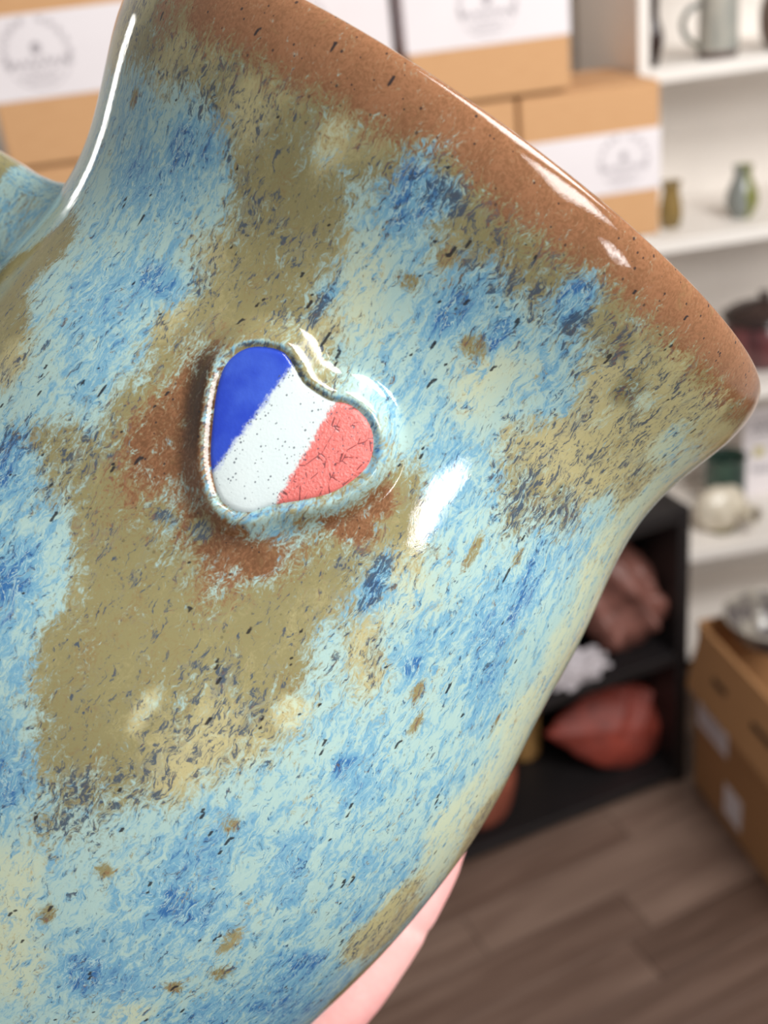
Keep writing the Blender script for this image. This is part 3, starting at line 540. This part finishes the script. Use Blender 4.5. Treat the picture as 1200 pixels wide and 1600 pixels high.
c = t.mix(t.math('MULTIPLY', dot, .8), c, lin(70, 78, 92))
vk = t.n('TexVoronoi', feature='DISTANCE_TO_EDGE'); 
mk = t.n('Mapping'); t.l(fv, mk.inputs[0]); mk.inputs['Scale'].default_value = (1.5, 1, 1); t.l(mk.outputs[0], vk.inputs['Vector']); vk.inputs['Scale'].default_value = 5.5
crk = t.math('MULTIPLY', t.math('SUBTRACT', 1.0, t.ss(vk.outputs['Distance'], .01, .05)), t.math('MULTIPLY', t.ss(n1, .49, .58), fr_))
c = t.mix(t.math('MULTIPLY', crk, .85), c, lin(84, 44, 52))
t.base(c); t.rough(.12); t.bump(t.math('ADD', t.math('MULTIPLY', n2, t.math('ADD', .15, t.math('MULTIPLY', fr_, .8))), t.math('MULTIPLY', crk, -1.5)), .3, .0006)
M_heart = t.m
NRG = 26
cx_, cz_ = HP.mean(0); av, bv_ = [], []
for i in range(NRG + 1):
    q = i / NRG
    for k in range(len(HP)):
        av.append(cx_ + (HP[k, 0] - cx_) * q * 1.015); bv_.append(cz_ + (HP[k, 1] - cz_) * q * 1.015)
av, bv_ = np.array(av), np.array(bv_); nh = len(HP)
dh = heart_sd(av, bv_)
rr = prof(HS + bv_) + MOUND - .030 + .035 * (1 - np.exp(dh / .16)) - .05 * np.clip((dh + .05) / .07, 0, 1)
ph_ = HPH + av / HR
VH = np.stack([rr * np.cos(ph_), rr * np.sin(ph_), HS + bv_], -1)
FH = np.array([(i * nh + k, i * nh + (k + 1) % nh, (i + 1) * nh + (k + 1) % nh, (i + 1) * nh + k) for i in range(NRG) for k in range(nh)])
ca_f = av[FH].mean(1); cb_f = bv_[FH].mean(1)
st = np.where(ca_f < -.332 + .052 * cb_f, 0, np.where(ca_f < .247 - .032 * cb_f, 1, 2))
hroot = empty('heart_emblem', parent=mug)
for s_, nm in enumerate(('blue_stripe', 'white_stripe', 'red_stripe')):
    sub = FH[st == s_]; ids, inv = np.unique(sub.ravel(), return_inverse=True)
    mh = np_mesh(nm, VH[ids], inv.reshape(-1, 4)); set_attr(mh, 'flow', np.stack([av, bv_, 0 * av], -1)[ids], True)
    o = link(nm, mh, M_heart, hroot); o['label'] = nm.replace('_', ' ') + ' of the heart'

# ------------------------------------------------------------------ the hand under the mug (centimetres in the mug's frame)
def PO(s, ph, off):
    rr_ = float(prof(np.array([max(s, -8.6)]))[0]) if s > -8.6 else 4.0 - .28 * (-8.6 - s)
    return Vector(((rr_ + off) * math.cos(R(ph)), (rr_ + off) * math.sin(R(ph)), s))
bm = bmesh.new()
FING = [  # (s, angle, radius) tip first: little, ring, middle, index
    [(-3.5, 28, .42), (-3.8, 26, .58), (-4.7, 23, .70), (-6.0, 19.5, .76), (-7.5, 17, .80), (-9.0, 21, .90), (-10.6, 30, 1.1)],
    [(-1.1, 45, .50), (-1.5, 45, .70), (-3.0, 44, .84), (-5.2, 43, .90), (-7.4, 42, .95), (-9.4, 44, 1.0), (-11.0, 50, 1.2)],
    [(-.3, 70, .52), (-.8, 70, .74), (-2.6, 69, .88), (-5.0, 68, .94), (-7.4, 68, 1.0), (-9.4, 69, 1.05), (-11.0, 74, 1.25)],
    [(-.9, 95, .50), (-1.4, 95, .72), (-3.2, 94, .86), (-5.4, 93, .92), (-7.6, 93, .98), (-9.6, 95, 1.05), (-11.0, 100, 1.25)]]
tips = []
wrist = Vector((1.2, 5.2, -18.5))
def hand_tube(pts, rad): tube(bm, catmull([tuple(p) + (0,) if False else p for p in pts], 5), None, 1) 
def rtube(pts, rads, seg=20):
    c = catmull(pts, 5); r_ = []
    for i in range(len(rads) - 1):
        for k in range(5): r_.append(rads[i] + (rads[i + 1] - rads[i]) * k / 5)
    r_.append(rads[-1]); tube(bm, c, r_, seg)
def ball(p, r_):
    res = bmesh.ops.create_icosphere(bm, subdivisions=3, radius=r_)
    for v in res['verts']: v.co += p
for fg in FING:
    pts = [PO(s, ph, r_ + .02) for s, ph, r_ in fg]; rads = [f[2] for f in fg]
    tips.append((pts[0], pts[1], rads[1]))
    ball(pts[0], rads[0]); ball(pts[1], rads[1] * .97)
    pts.append(pts[-1].lerp(wrist, .5)); rads.append(1.35); pts.append(wrist.lerp(pts[-1], .15)); rads.append(1.6)
    rtube(pts, rads)
# palm between the knuckles, thumb, wrist and forearm
roots = [PO(f[-1][0], f[-1][1], f[-1][2]) for f in FING]
for q in np.linspace(0, 1, 9):
    a = roots[0].lerp(roots[3], q) + Vector((0, .5 * math.sin(q * math.pi), 0)); rtube([a, a.lerp(wrist, .5), wrist.lerp(a, .1)], [1.15, 1.4, 1.6])
thumb = [PO(-6.2, 134, .66), PO(-6.6, 133, .84), PO(-8.2, 130, .96), Vector((-2.6, 4.6, -10.2)), Vector((-1.8, 5.4, -12.6)), Vector((-.4, 5.4, -15.5)), wrist]
ball(thumb[0], .62); rtube(thumb, [.62, .82, .95, 1.05, 1.3, 1.6, 1.7]); tips.append((thumb[0], thumb[1], .82))
rtube([wrist + Vector((0, 0, 1)), wrist, Vector((1.0, 5.6, -22)), Vector((.6, 6.2, -28)), Vector((.2, 6.8, -38))], [2.2, 2.3, 2.6, 3.1, 3.8], 28)
meb = bpy.data.meshes.new('hand_cage'); bmesh.ops.recalc_face_normals(bm, faces=bm.faces); bm.to_mesh(meb); bm.free()
t = NT('skin'); v = t.coord('Object'); n1 = t.noise(v, .9, 4); n2 = t.noise(v, 9, 4)
t.base(t.mix(t.ss(n1, .35, .7), lin(243, 183, 178), lin(238, 166, 163))); t.rough(.5); t.bump(n2, .15, .0006)
t.p.inputs['Subsurface Weight'].default_value = .12; t.p.inputs['Subsurface Radius'].default_value = (1, .35, .2); t.p.inputs['Subsurface Scale'].default_value = .003
M_skin = t.m
person = empty('person'); person.matrix_world = MUG; tag(person, 'hand of a person cupping the glazed mug from behind with fingers upright', 'person')
o = bpy.data.objects.new('hand', meb); COL.objects.link(o)
md = o.modifiers.new('remesh', 'REMESH'); md.mode = 'VOXEL'; md.voxel_size = .13
ms = o.modifiers.new('smooth', 'SMOOTH'); ms.factor = .5; ms.iterations = 6
dg = bpy.context.evaluated_depsgraph_get(); dg.update()
mef = bpy.data.meshes.new_from_object(o.evaluated_get(dg)); bpy.data.objects.remove(o)
# crease at the last joint of the little finger, palm side and edge
cp = PO(-5.6, 23.5, .74); ax_ = (PO(-4.9, 25.5, .7) - PO(-6.1, 22, .76)).normalized()
for vtx in mef.vertices:
    dd = vtx.co - cp
    if dd.length < 1.6:
        q = dd.dot(ax_); rad_ = dd - ax_ * q
        vtx.co -= rad_.normalized() * (.045 * math.exp(-(q / .07) ** 2)) * (1 if rad_.length > .1 else 0)
mef.name = 'hand'; hand = link('hand', mef, M_skin, person)
M_nail = simple('nail', lin(244, 196, 190), .25, .03, 5)
for tp, p1, r_ in tips:
    d = (tp - p1).normalized(); out = Vector((p1.x, p1.y, 0)).normalized(); out = (out - d * out.dot(d)).normalized(); sd = d.cross(out)
    vs, fs = [], []; n = 9
    for i in range(n):
        for k in range(n):
            a = (k / (n - 1) - .5) * 1.5; q = i / (n - 1)
            wdt = 1 - .25 * max(0, q - .7) / .3
            vs.append(tuple(p1 + d * (-.1 + .85 * q) * r_ * 1.2 + out * (math.cos(a * wdt) * r_ * (1.0 - .28 * q * q) + .01) + sd * math.sin(a * wdt) * r_ * .92))
    for i in range(n - 1):
        for k in range(n - 1): fs.append((i * n + k, i * n + k + 1, (i + 1) * n + k + 1, (i + 1) * n + k))
    o = mesh_obj('fingernail', vs, fs, M_nail, hand); mo = o.modifiers.new('thickness', 'SOLIDIFY'); mo.thickness = .06; mo.offset = 0

# ------------------------------------------------------------------ pottery on the white shelves
def glaze(name, c1, c2, scale=30, rough=.18, stretch=(1, 1, .4), band=None):
    t = NT(name); v = t.coord('Object', stretch); g = t.noise(v, scale, 5, .6, .5)
    c = t.mix(t.ss(g, .38, .64), c1, c2)
    if band:
        sx = t.n('SeparateXYZ'); t.l(t.coord('Object'), sx.inputs[0])
        c = t.mix(t.ss(sx.outputs[2], band[0] - .004, band[0] + .004), band[1], c)
    t.base(c); t.rough(rough); return t.m
def at(o, x, y, z): o.matrix_world = FRAME @ Matrix.Translation((x, y, z)); return o

p = at(empty('glazed_jug'), .730, .055, ZB[3] + .0005)
tag(p, 'grey blue glazed jug with handle on the upper shelf', 'jug')
M_jug = glaze('grey_blue_glaze', lin(178, 173, 162), lin(148, 149, 142), 26, .12, band=(.012, lin(86, 66, 62)))
lathe('jug_body', vessel([(.034, 0), (.0365, .006), (.0365, .05), (.0355, .10), (.035, .14), (.037, .165)], .004), M_jug, p)
bm = bmesh.new(); tube(bm, catmull([(-.034, 0, .092), (-.052, 0, .09), (-.069, 0, .068), (-.062, 0, .042), (-.034, 0, .018)], 6), .0055, 10)
bm_obj('handle', bm, glaze('jug_handle_glaze', lin(128, 122, 108), lin(100, 106, 104), 30, .15), p, True)
o = at(lathe('bottle_vase', vessel([(.012, 0), (.016, .02), (.021, .05), (.012, .085), (.014, .13), (.018, .16)], .003),
             glaze('dark_brown_glaze', lin(48, 28, 22), lin(26, 18, 18), 20, .15)), .600, .05, ZB[3] + .0005)
tag(o, 'dark brown slim vase at the left end of the upper shelf', 'vase')
o = at(lathe('brown_jar', vessel([(.022, 0), (.034, .03), (.036, .07), (.026, .105), (.028, .12)], .003),
             glaze('umber_glaze', lin(112, 92, 80), lin(78, 62, 56), 20, .2)), .852, .06, ZB[3] + .0005)
tag(o, 'grey brown jar right of the jug on the upper shelf', 'jar')
o = at(lathe('small_vase', vessel([(.017, 0), (.0215, .014), (.0225, .034), (.0195, .056), (.0165, .072), (.0185, .084), (.021, .09)], .003),
             glaze('olive_brown_glaze', lin(138, 112, 62), lin(104, 88, 48), 26, .2)), .660, .10, ZB[2] + .0005)
tag(o, 'small olive brown vase beside the lower cardboard box', 'vase')
t = NT('half_grey_half_green_glaze'); sx = t.n('SeparateXYZ'); v = t.coord('Object'); t.l(v, sx.inputs[0])
g = t.noise(v, 40, 4)
t.base(t.mix(t.ss(t.math('ADD', sx.outputs[0], t.math('MULTIPLY', t.math('SUBTRACT', g, .5), .02)), -.006, .0), lin(128, 132, 128), lin(116, 118, 56))); t.rough(.14)
o = at(lathe('bud_vase', vessel([(.018, 0), (.026, .012), (.0315, .030), (.029, .052), (.020, .074), (.0165, .086), (.0185, .097), (.020, .102)], .003), t.m), .808, .095, ZB[2] + .0005)
tag(o, 'pear shaped vase half grey and half olive green on the middle shelf', 'vase')
# dark lidded pot
p = at(empty('lidded_pot'), .885, .13, ZB[1] + .0005); tag(p, 'maroon pot with dark brown lid on a lower shelf right of the mug rim', 'pot')
M_mar = glaze('maroon_glaze', lin(112, 62, 64), lin(70, 40, 42), 18, .16); M_dk = glaze('black_brown_glaze', lin(62, 46, 42), lin(38, 28, 28), 20, .16)
lathe('pot_body', vessel([(.05, 0), (.07, .02), (.084, .055), (.082, .085), (.074, .105)], .004), M_mar, p)
lathe('lid', [(0, .104), (.078, .104), (.088, .108), (.088, .114), (.072, .126), (.045, .136), (.02, .141), (0, .142)], M_dk, p)
lathe('knob', [(0, .140), (.008, .141), (.007, .148), (.013, .154), (.012, .162), (0, .165)], M_dk, p, 24)
# green pot, cream piece, price card
o = at(lathe('green_pot', vessel([(.042, 0), (.047, .01), (.048, .07), (.047, .12), (.050, .13)], .004),
             glaze('dark_green_glaze', lin(70, 92, 80), lin(42, 60, 54), 22, .2)), .838, .19, ZB[0] + .0005)
tag(o, 'dark green cylinder pot behind the cream ceramic piece', 'pot')
p = at(empty('cream_pourer'), .782, .085, ZB[0] + .0005); tag(p, 'cream ceramic pourer with a round dark mouth beside the black cabinet', 'ceramic')
M_cream = glaze('cream_glaze', lin(224, 214, 196), lin(204, 192, 170), 20, .25)
bm = bmesh.new(); bmesh.ops.create_icosphere(bm, subdivisions=4, radius=1)
for v in bm.verts:
    c = v.co.copy(); n = mnoise.noise(c * 1.6)
    v.co = Vector((c.x * .062, c.y * .044, .054 + c.z * .054 * (1 + .25 * (c.x < 0) * -c.x))) * (1 + .06 * n)
    v.co.z = max(v.co.z, .004)
bm_obj('pourer_body', bm, M_cream, p, True)
bm = bmesh.new()
rings = []
for r_, d in ((.022, 0), (.021, .02), (.0215, .034), (.019, .037), (.013, .035), (.012, .01)):
    ax = Vector((.45, -.85, .22)).normalized(); a = ax.orthogonal().normalized(); b = ax.cross(a); c = Vector((.036, -.036, .050)) + ax * d
    rings.append([bm.verts.new(c + (a * math.cos(k * math.pi / 12) + b * math.sin(k * math.pi / 12)) * r_) for k in range(24)])
for i in range(len(rings) - 1):
    for k in range(24): bm.faces.new((rings[i][k], rings[i][(k + 1) % 24], rings[i + 1][(k + 1) % 24], rings[i + 1][k]))
bm.faces.new(rings[-1]); s = bm_obj('spout', bm, M_cream, p, True)
bm = bmesh.new(); bmesh.ops.create_circle(bm, cap_ends=True, radius=.0134, segments=24)  # dark disc closing the spout, its colour stands for the shade inside
o = bm_obj('mouth_shadow_disc', bm, simple('mouth_shade_brown', lin(74, 58, 52), .5), p)
o.name = 'mouth_shade'; ax = Vector((.45, -.85, .22)).normalized(); o.matrix_local = Matrix.Translation(Vector((.036, -.036, .050)) + ax * .0352) @ ax.to_track_quat('Z', 'Y').to_matrix().to_4x4()
lathe('foot', [(0, 0), (.034, 0), (.037, .006), (.03, .012), (0, .013)], glaze('olive_foot_glaze', lin(120, 108, 70), lin(96, 86, 56), 20), p, 32)
M_paper = simple('white_card', lin(238, 230, 232), .7, .03, 8)
p = at(empty('price_card'), .955, .215, ZB[0] + .0005); p.rotation_mode = 'XYZ'
tag(p, 'white printed card standing on the lower shelf right of the green pot', 'card')
bm = bmesh.new(); add_box(bm, -.062, .062, 0, .0015, 0, .225, 0); bm_obj('card_sheet', bm, M_paper, p)
bm = bmesh.new()
for q, (xa, xb) in zip((.19, .175, .16, .07, .06), ((-.04, .03), (-.045, .04), (-.035, .02), (-.04, .01), (-.03, .035))):
    k = xa
    while k < xb: ribbon(bm, [(k, q), (k + .009, q)], .006, -.0008); k += .013
bm_obj('printed_lines', bm, simple('dark_grey_ink', lin(130, 126, 136), .7), p)['kind'] = 'stuff'
box('yellow_mark', (-.035, -.008, -.0012, -.0004, .10, .125), simple('pale_yellow_ink', lin(226, 214, 160), .7), p, 0)
box('strut', (-.02, .02, .0016, .05, 0, .003), M_paper, p, 0)

# ------------------------------------------------------------------ clay pieces in the black cabinet
def clay(name, c1, c2, scale=22, rough=.45): 
    t = NT(name); v = t.coord('Object'); g = t.noise(v, scale, 6, .6, .8); t.base(t.mix(t.ss(g, .35, .7), c1, c2)); t.rough(rough); t.bump(g, .3, .003); return t.m
def slab(name, outline, bulge, mat, parent, ribs, thick=.01, seg=120, rings=14, ragged=0.0, lump=0.0, freq=14):
    """leaf-like clay slab: outline in its own plane (x, z), swelling towards -y, with ribs and a thickness"""
    pts = catmull([(x, 0, z) for x, z in outline + outline[:1]], seg // len(outline)); pts = pts[:-1]; n = len(pts)
    c = sum(pts, Vector()) / n
    front, back = [], []
    for i in range(rings + 1):
        q = i / rings
        for k, p_ in enumerate(pts):
            rg = 1 + ragged * mnoise.noise(Vector((k * .35, q * 2, 3))) * q
            w_ = c + (p_ - c) * q * rg
            d = -bulge * (1 - q ** 2.2)
            for (x0, z0, x1, z1, wd, hh) in ribs:
                a = Vector((x0, z0)); b = Vector((x1, z1)); ab = b - a; ap = Vector((w_.x, w_.z)) - a
                tt = max(0, min(1, ap.dot(ab) / ab.length_squared)); dist = (ap - ab * tt).length
                d -= hh * math.exp(-(dist / wd) ** 2)
            d += lump * mnoise.noise(Vector((w_.x * freq, w_.z * freq, 1.7)))
            front.append(Vector((w_.x, d, w_.z))); back.append(Vector((w_.x, d + thick, w_.z)))
    vs = front + back; N = len(front); fs = []
    for i in range(rings):
        for k in range(n):
            k2 = (k + 1) % n; a, b, c_, d_ = i * n + k, i * n + k2, (i + 1) * n + k2, (i + 1) * n + k
            fs.append((a, b, c_, d_)); fs.append((N + d_, N + c_, N + b, N + a))
    for k in range(n):
        k2 = (k + 1) % n; a, b = rings * n + k, rings * n + k2; fs.append((b, a, N + a, N + b))
    bm = bmesh.new(); bv = [bm.verts.new(v) for v in vs]
    for f in fs:
        try: bm.faces.new([bv[i] for i in f])
        except ValueError: pass
    bmesh.ops.remove_doubles(bm, verts=bm.verts, dist=1e-5)
    return bm_obj(name, bm, mat, parent, True)
def cabin(o, x, y, z, tilt=0): o.matrix_world = CAB @ Matrix.Translation((x, y, z)) @ Matrix.Rotation(R(tilt), 4, 'X'); return o
red = slab('leaf_dish', [(x * 1.06, z * .96) for x, z in [(-.155, .132), (-.118, .158), (-.06, .182), (.0, .187), (.055, .178), (.095, .150), (.112, .108), (.140, .078), (.128, .046), (.098, .032), (.05, .004), (.0, .0), (-.05, .018), (-.095, .06)]],
           .040, clay('red_iron_glaze', lin(146, 60, 46), lin(108, 46, 38), 16, .62), None,
           [(-.02, .10, .03, .175, .010, .008), (.03, .09, .075, .14, .010, .01), (-.04, .105, -.05, .03, .010, .007), (.02, .09, .03, .02, .01, .007), (.02, .18, .105, .135, .010, .018)], .010, ragged=.05, lump=.006)
cabin(red, -.104, .056, .0345, -22); tag(red, 'red brown leaf shaped ceramic dish leaning in the lower cabinet bay', 'dish')
brn = slab('clay_sculpture', [(x * 1.12 , z * 1.06) for x, z in [(-.10, .11), (-.085, .20), (-.045, .245), (-.005, .235), (.035, .185), (.062, .150), (.066, .105), (.112, .070), (.104, .032), (.058, .034), (.02, .002), (-.04, .0), (-.075, .04)]],
           .055, clay('brown_clay', lin(132, 86, 76), lin(100, 64, 56), 18, .5), None,
           [(-.09, .13, -.05, .02, .012, .02), (-.03, .20, .02, .05, .014, .018), (.02, .17, .05, .09, .014, .016), (.02, .06, .10, .05, .018, .014), (-.06, .2, -.02, .13, .012, .014)], .012, ragged=.10, lump=.014)
cabin(brn, -.086, .064, .329, -14); tag(brn, 'brown ruffled clay leaf sculpture in the upper cabinet bay', 'sculpture')
def crumple(name, sx, sy, sz, mat, sd, freq=2.2, amp=.35):
    bm = bmesh.new(); bmesh.ops.create_icosphere(bm, subdivisions=4, radius=1)
    for v in bm.verts:
        c = v.co.copy(); q = 1 + amp * (abs(mnoise.noise(c * freq + Vector((sd, 0, 0)))) * 2 - .5) + .5 * amp * mnoise.noise(c * freq * 2.3 + Vector((0, sd, 0)))
        v.co = Vector((c.x * sx * q, c.y * sy * q, max(c.z * sz * q + sz * .8, 0)))
    return bm_obj(name, bm, mat, None, False)
o = cabin(crumple('crumpled_paper', .062, .026, .036, simple('tissue_white', lin(196, 188, 192), .8, .12, 15), 2.0), -.238, .026, .3275)
tag(o, 'crumpled white tissue paper below the brown clay sculpture', 'paper')
o = cabin(lathe('tan_cup', vessel([(.03, 0), (.036, .02), (.038, .10), (.036, .17), (.04, .18)], .004), glaze('tan_glaze', lin(196, 152, 92), lin(160, 118, 70), 20, .3)), -.272, .205, .0345)
tag(o, 'tan cup left of the red leaf dish in the lower cabinet bay', 'cup')
o = cabin(lathe('terracotta_pot', vessel([(.05, 0), (.07, .03), (.083, .09), (.083, .13), (.066, .18), (.058, .20), (.064, .215)], .006), clay('terracotta', lin(158, 88, 68), lin(132, 70, 54), 14, .5)), -.445, .088, .0345)
tag(o, 'terracotta pot at the mug edge in the lower cabinet bay', 'pot')

# ------------------------------------------------------------------ open cardboard box on the floor
t = NT('brown_cardboard'); v = t.coord('Object', (1, 1, 10)); g = t.noise(v, 22, 4)
t.base(t.mix(g, lin(188, 140, 94), lin(162, 117, 75))); t.rough(.8); M_card2 = t.m
ob = empty('open_cardboard_box'); BOX = Matrix.Translation((.577, 1.764, 0)) @ Matrix.Rotation(R(-80.2), 4, 'Z')   # +x runs along the left face towards the camera
ob.matrix_world = BOX; tag(ob, 'open brown cardboard box with shipping labels on the floor beside the black cabinet', 'box')
BL, BWd, BH = .44, .36, .405
# left face is y=0 (outside is -y), box spans y 0..BWd
box('box_side', (0, BL, 0, .004, 0, BH), M_card2, ob, .001)
box('box_side', (0, BL, BWd - .004, BWd, 0, BH), M_card2, ob, .001)
box('box_end', (.0005, .0045, .0045, BWd - .0045, 0, BH), M_card2, ob, .001)
box('box_end', (BL - .0045, BL - .0005, .0045, BWd - .0045, 0, BH), M_card2, ob, .001)
box('box_bottom', (.005, BL - .005, .0045, BWd - .0045, .001, .005), M_card2, ob, .0005)
def flap(x0, x1, L_, hinge, axis, a, slot=False):
    bm = bmesh.new(); add_box(bm, x0, x1, -.002, .002, -L_, 0, .001)
    if slot: pass
    o = bm_obj('box_flap', bm, M_card2, ob); o.matrix_local = Matrix.Translation(hinge) @ Matrix.Rotation(axis, 4, 'Z') @ Matrix.Rotation(R(a), 4, 'X'); return o
f1 = flap(.02, BL - .004, .135, (0, -.003, BH), 0, -12)
for xx, ln in ((.10, .05), (.24, .07)):
    b = box('hand_slot', (xx, xx + ln, -.0027, -.0021, -.075, -.062), simple('slot_dark', lin(70, 48, 30), .9), f1, 0)
flap(.004, BL - .004, .175, (0, BWd + .003, BH), 0, 40)
flap(-BWd / 2 + .004, BWd / 2 - .004, .175, (-.003 + BL + .006, BWd / 2, BH), math.pi / 2, 50)
lab = box('shipping_label', (.012, .13, -.0012, -.0003, .165, .262), M_paper, ob, 0)
bm = bmesh.new()
for q in (.245, .232, .219, .19): ribbon(bm, [(.03, q), (.11, q)], .004, -.0016)
bm_obj('label_print', bm, simple('label_ink', lin(150, 140, 146), .7), lab)
box('shipping_label', (.125, .19, -.0012, -.0003, .03, .105), M_paper, ob, 0)
# contents of the open box
o = crumple('packing_paper', .10, .09, .11, simple('packing_paper_white', lin(214, 208, 198), .8, .06, 10), 5.0); o.matrix_world = BOX @ Matrix.Translation((.22, .17, .006)); o.scale = (1, 1, 1.5)
tag(o, 'white packing paper filling the open cardboard box', 'paper')
sb = empty('silver_bowl'); sb.matrix_world = BOX @ Matrix.Translation((.085, .105, .372)); tag(sb, 'mottled silver grey bowl lying in the open cardboard box', 'bowl')
M_silver = glaze('mottled_silver_glaze', lin(150, 142, 130), lin(74, 66, 72), 26, .12, (1, 1, 1))
o = lathe('bowl_body', vessel([(.03, 0), (.05, .012), (.07, .035), (.082, .062), (.086, .07)], .005), M_silver, sb)
o = lathe('rim_band', [(.0845, .066), (.088, .068), (.089, .073), (.086, .076), (.082, .073), (.0845, .066)], glaze('pale_rim_glaze', lin(186, 178, 166), lin(140, 132, 122), 30, .12), sb)
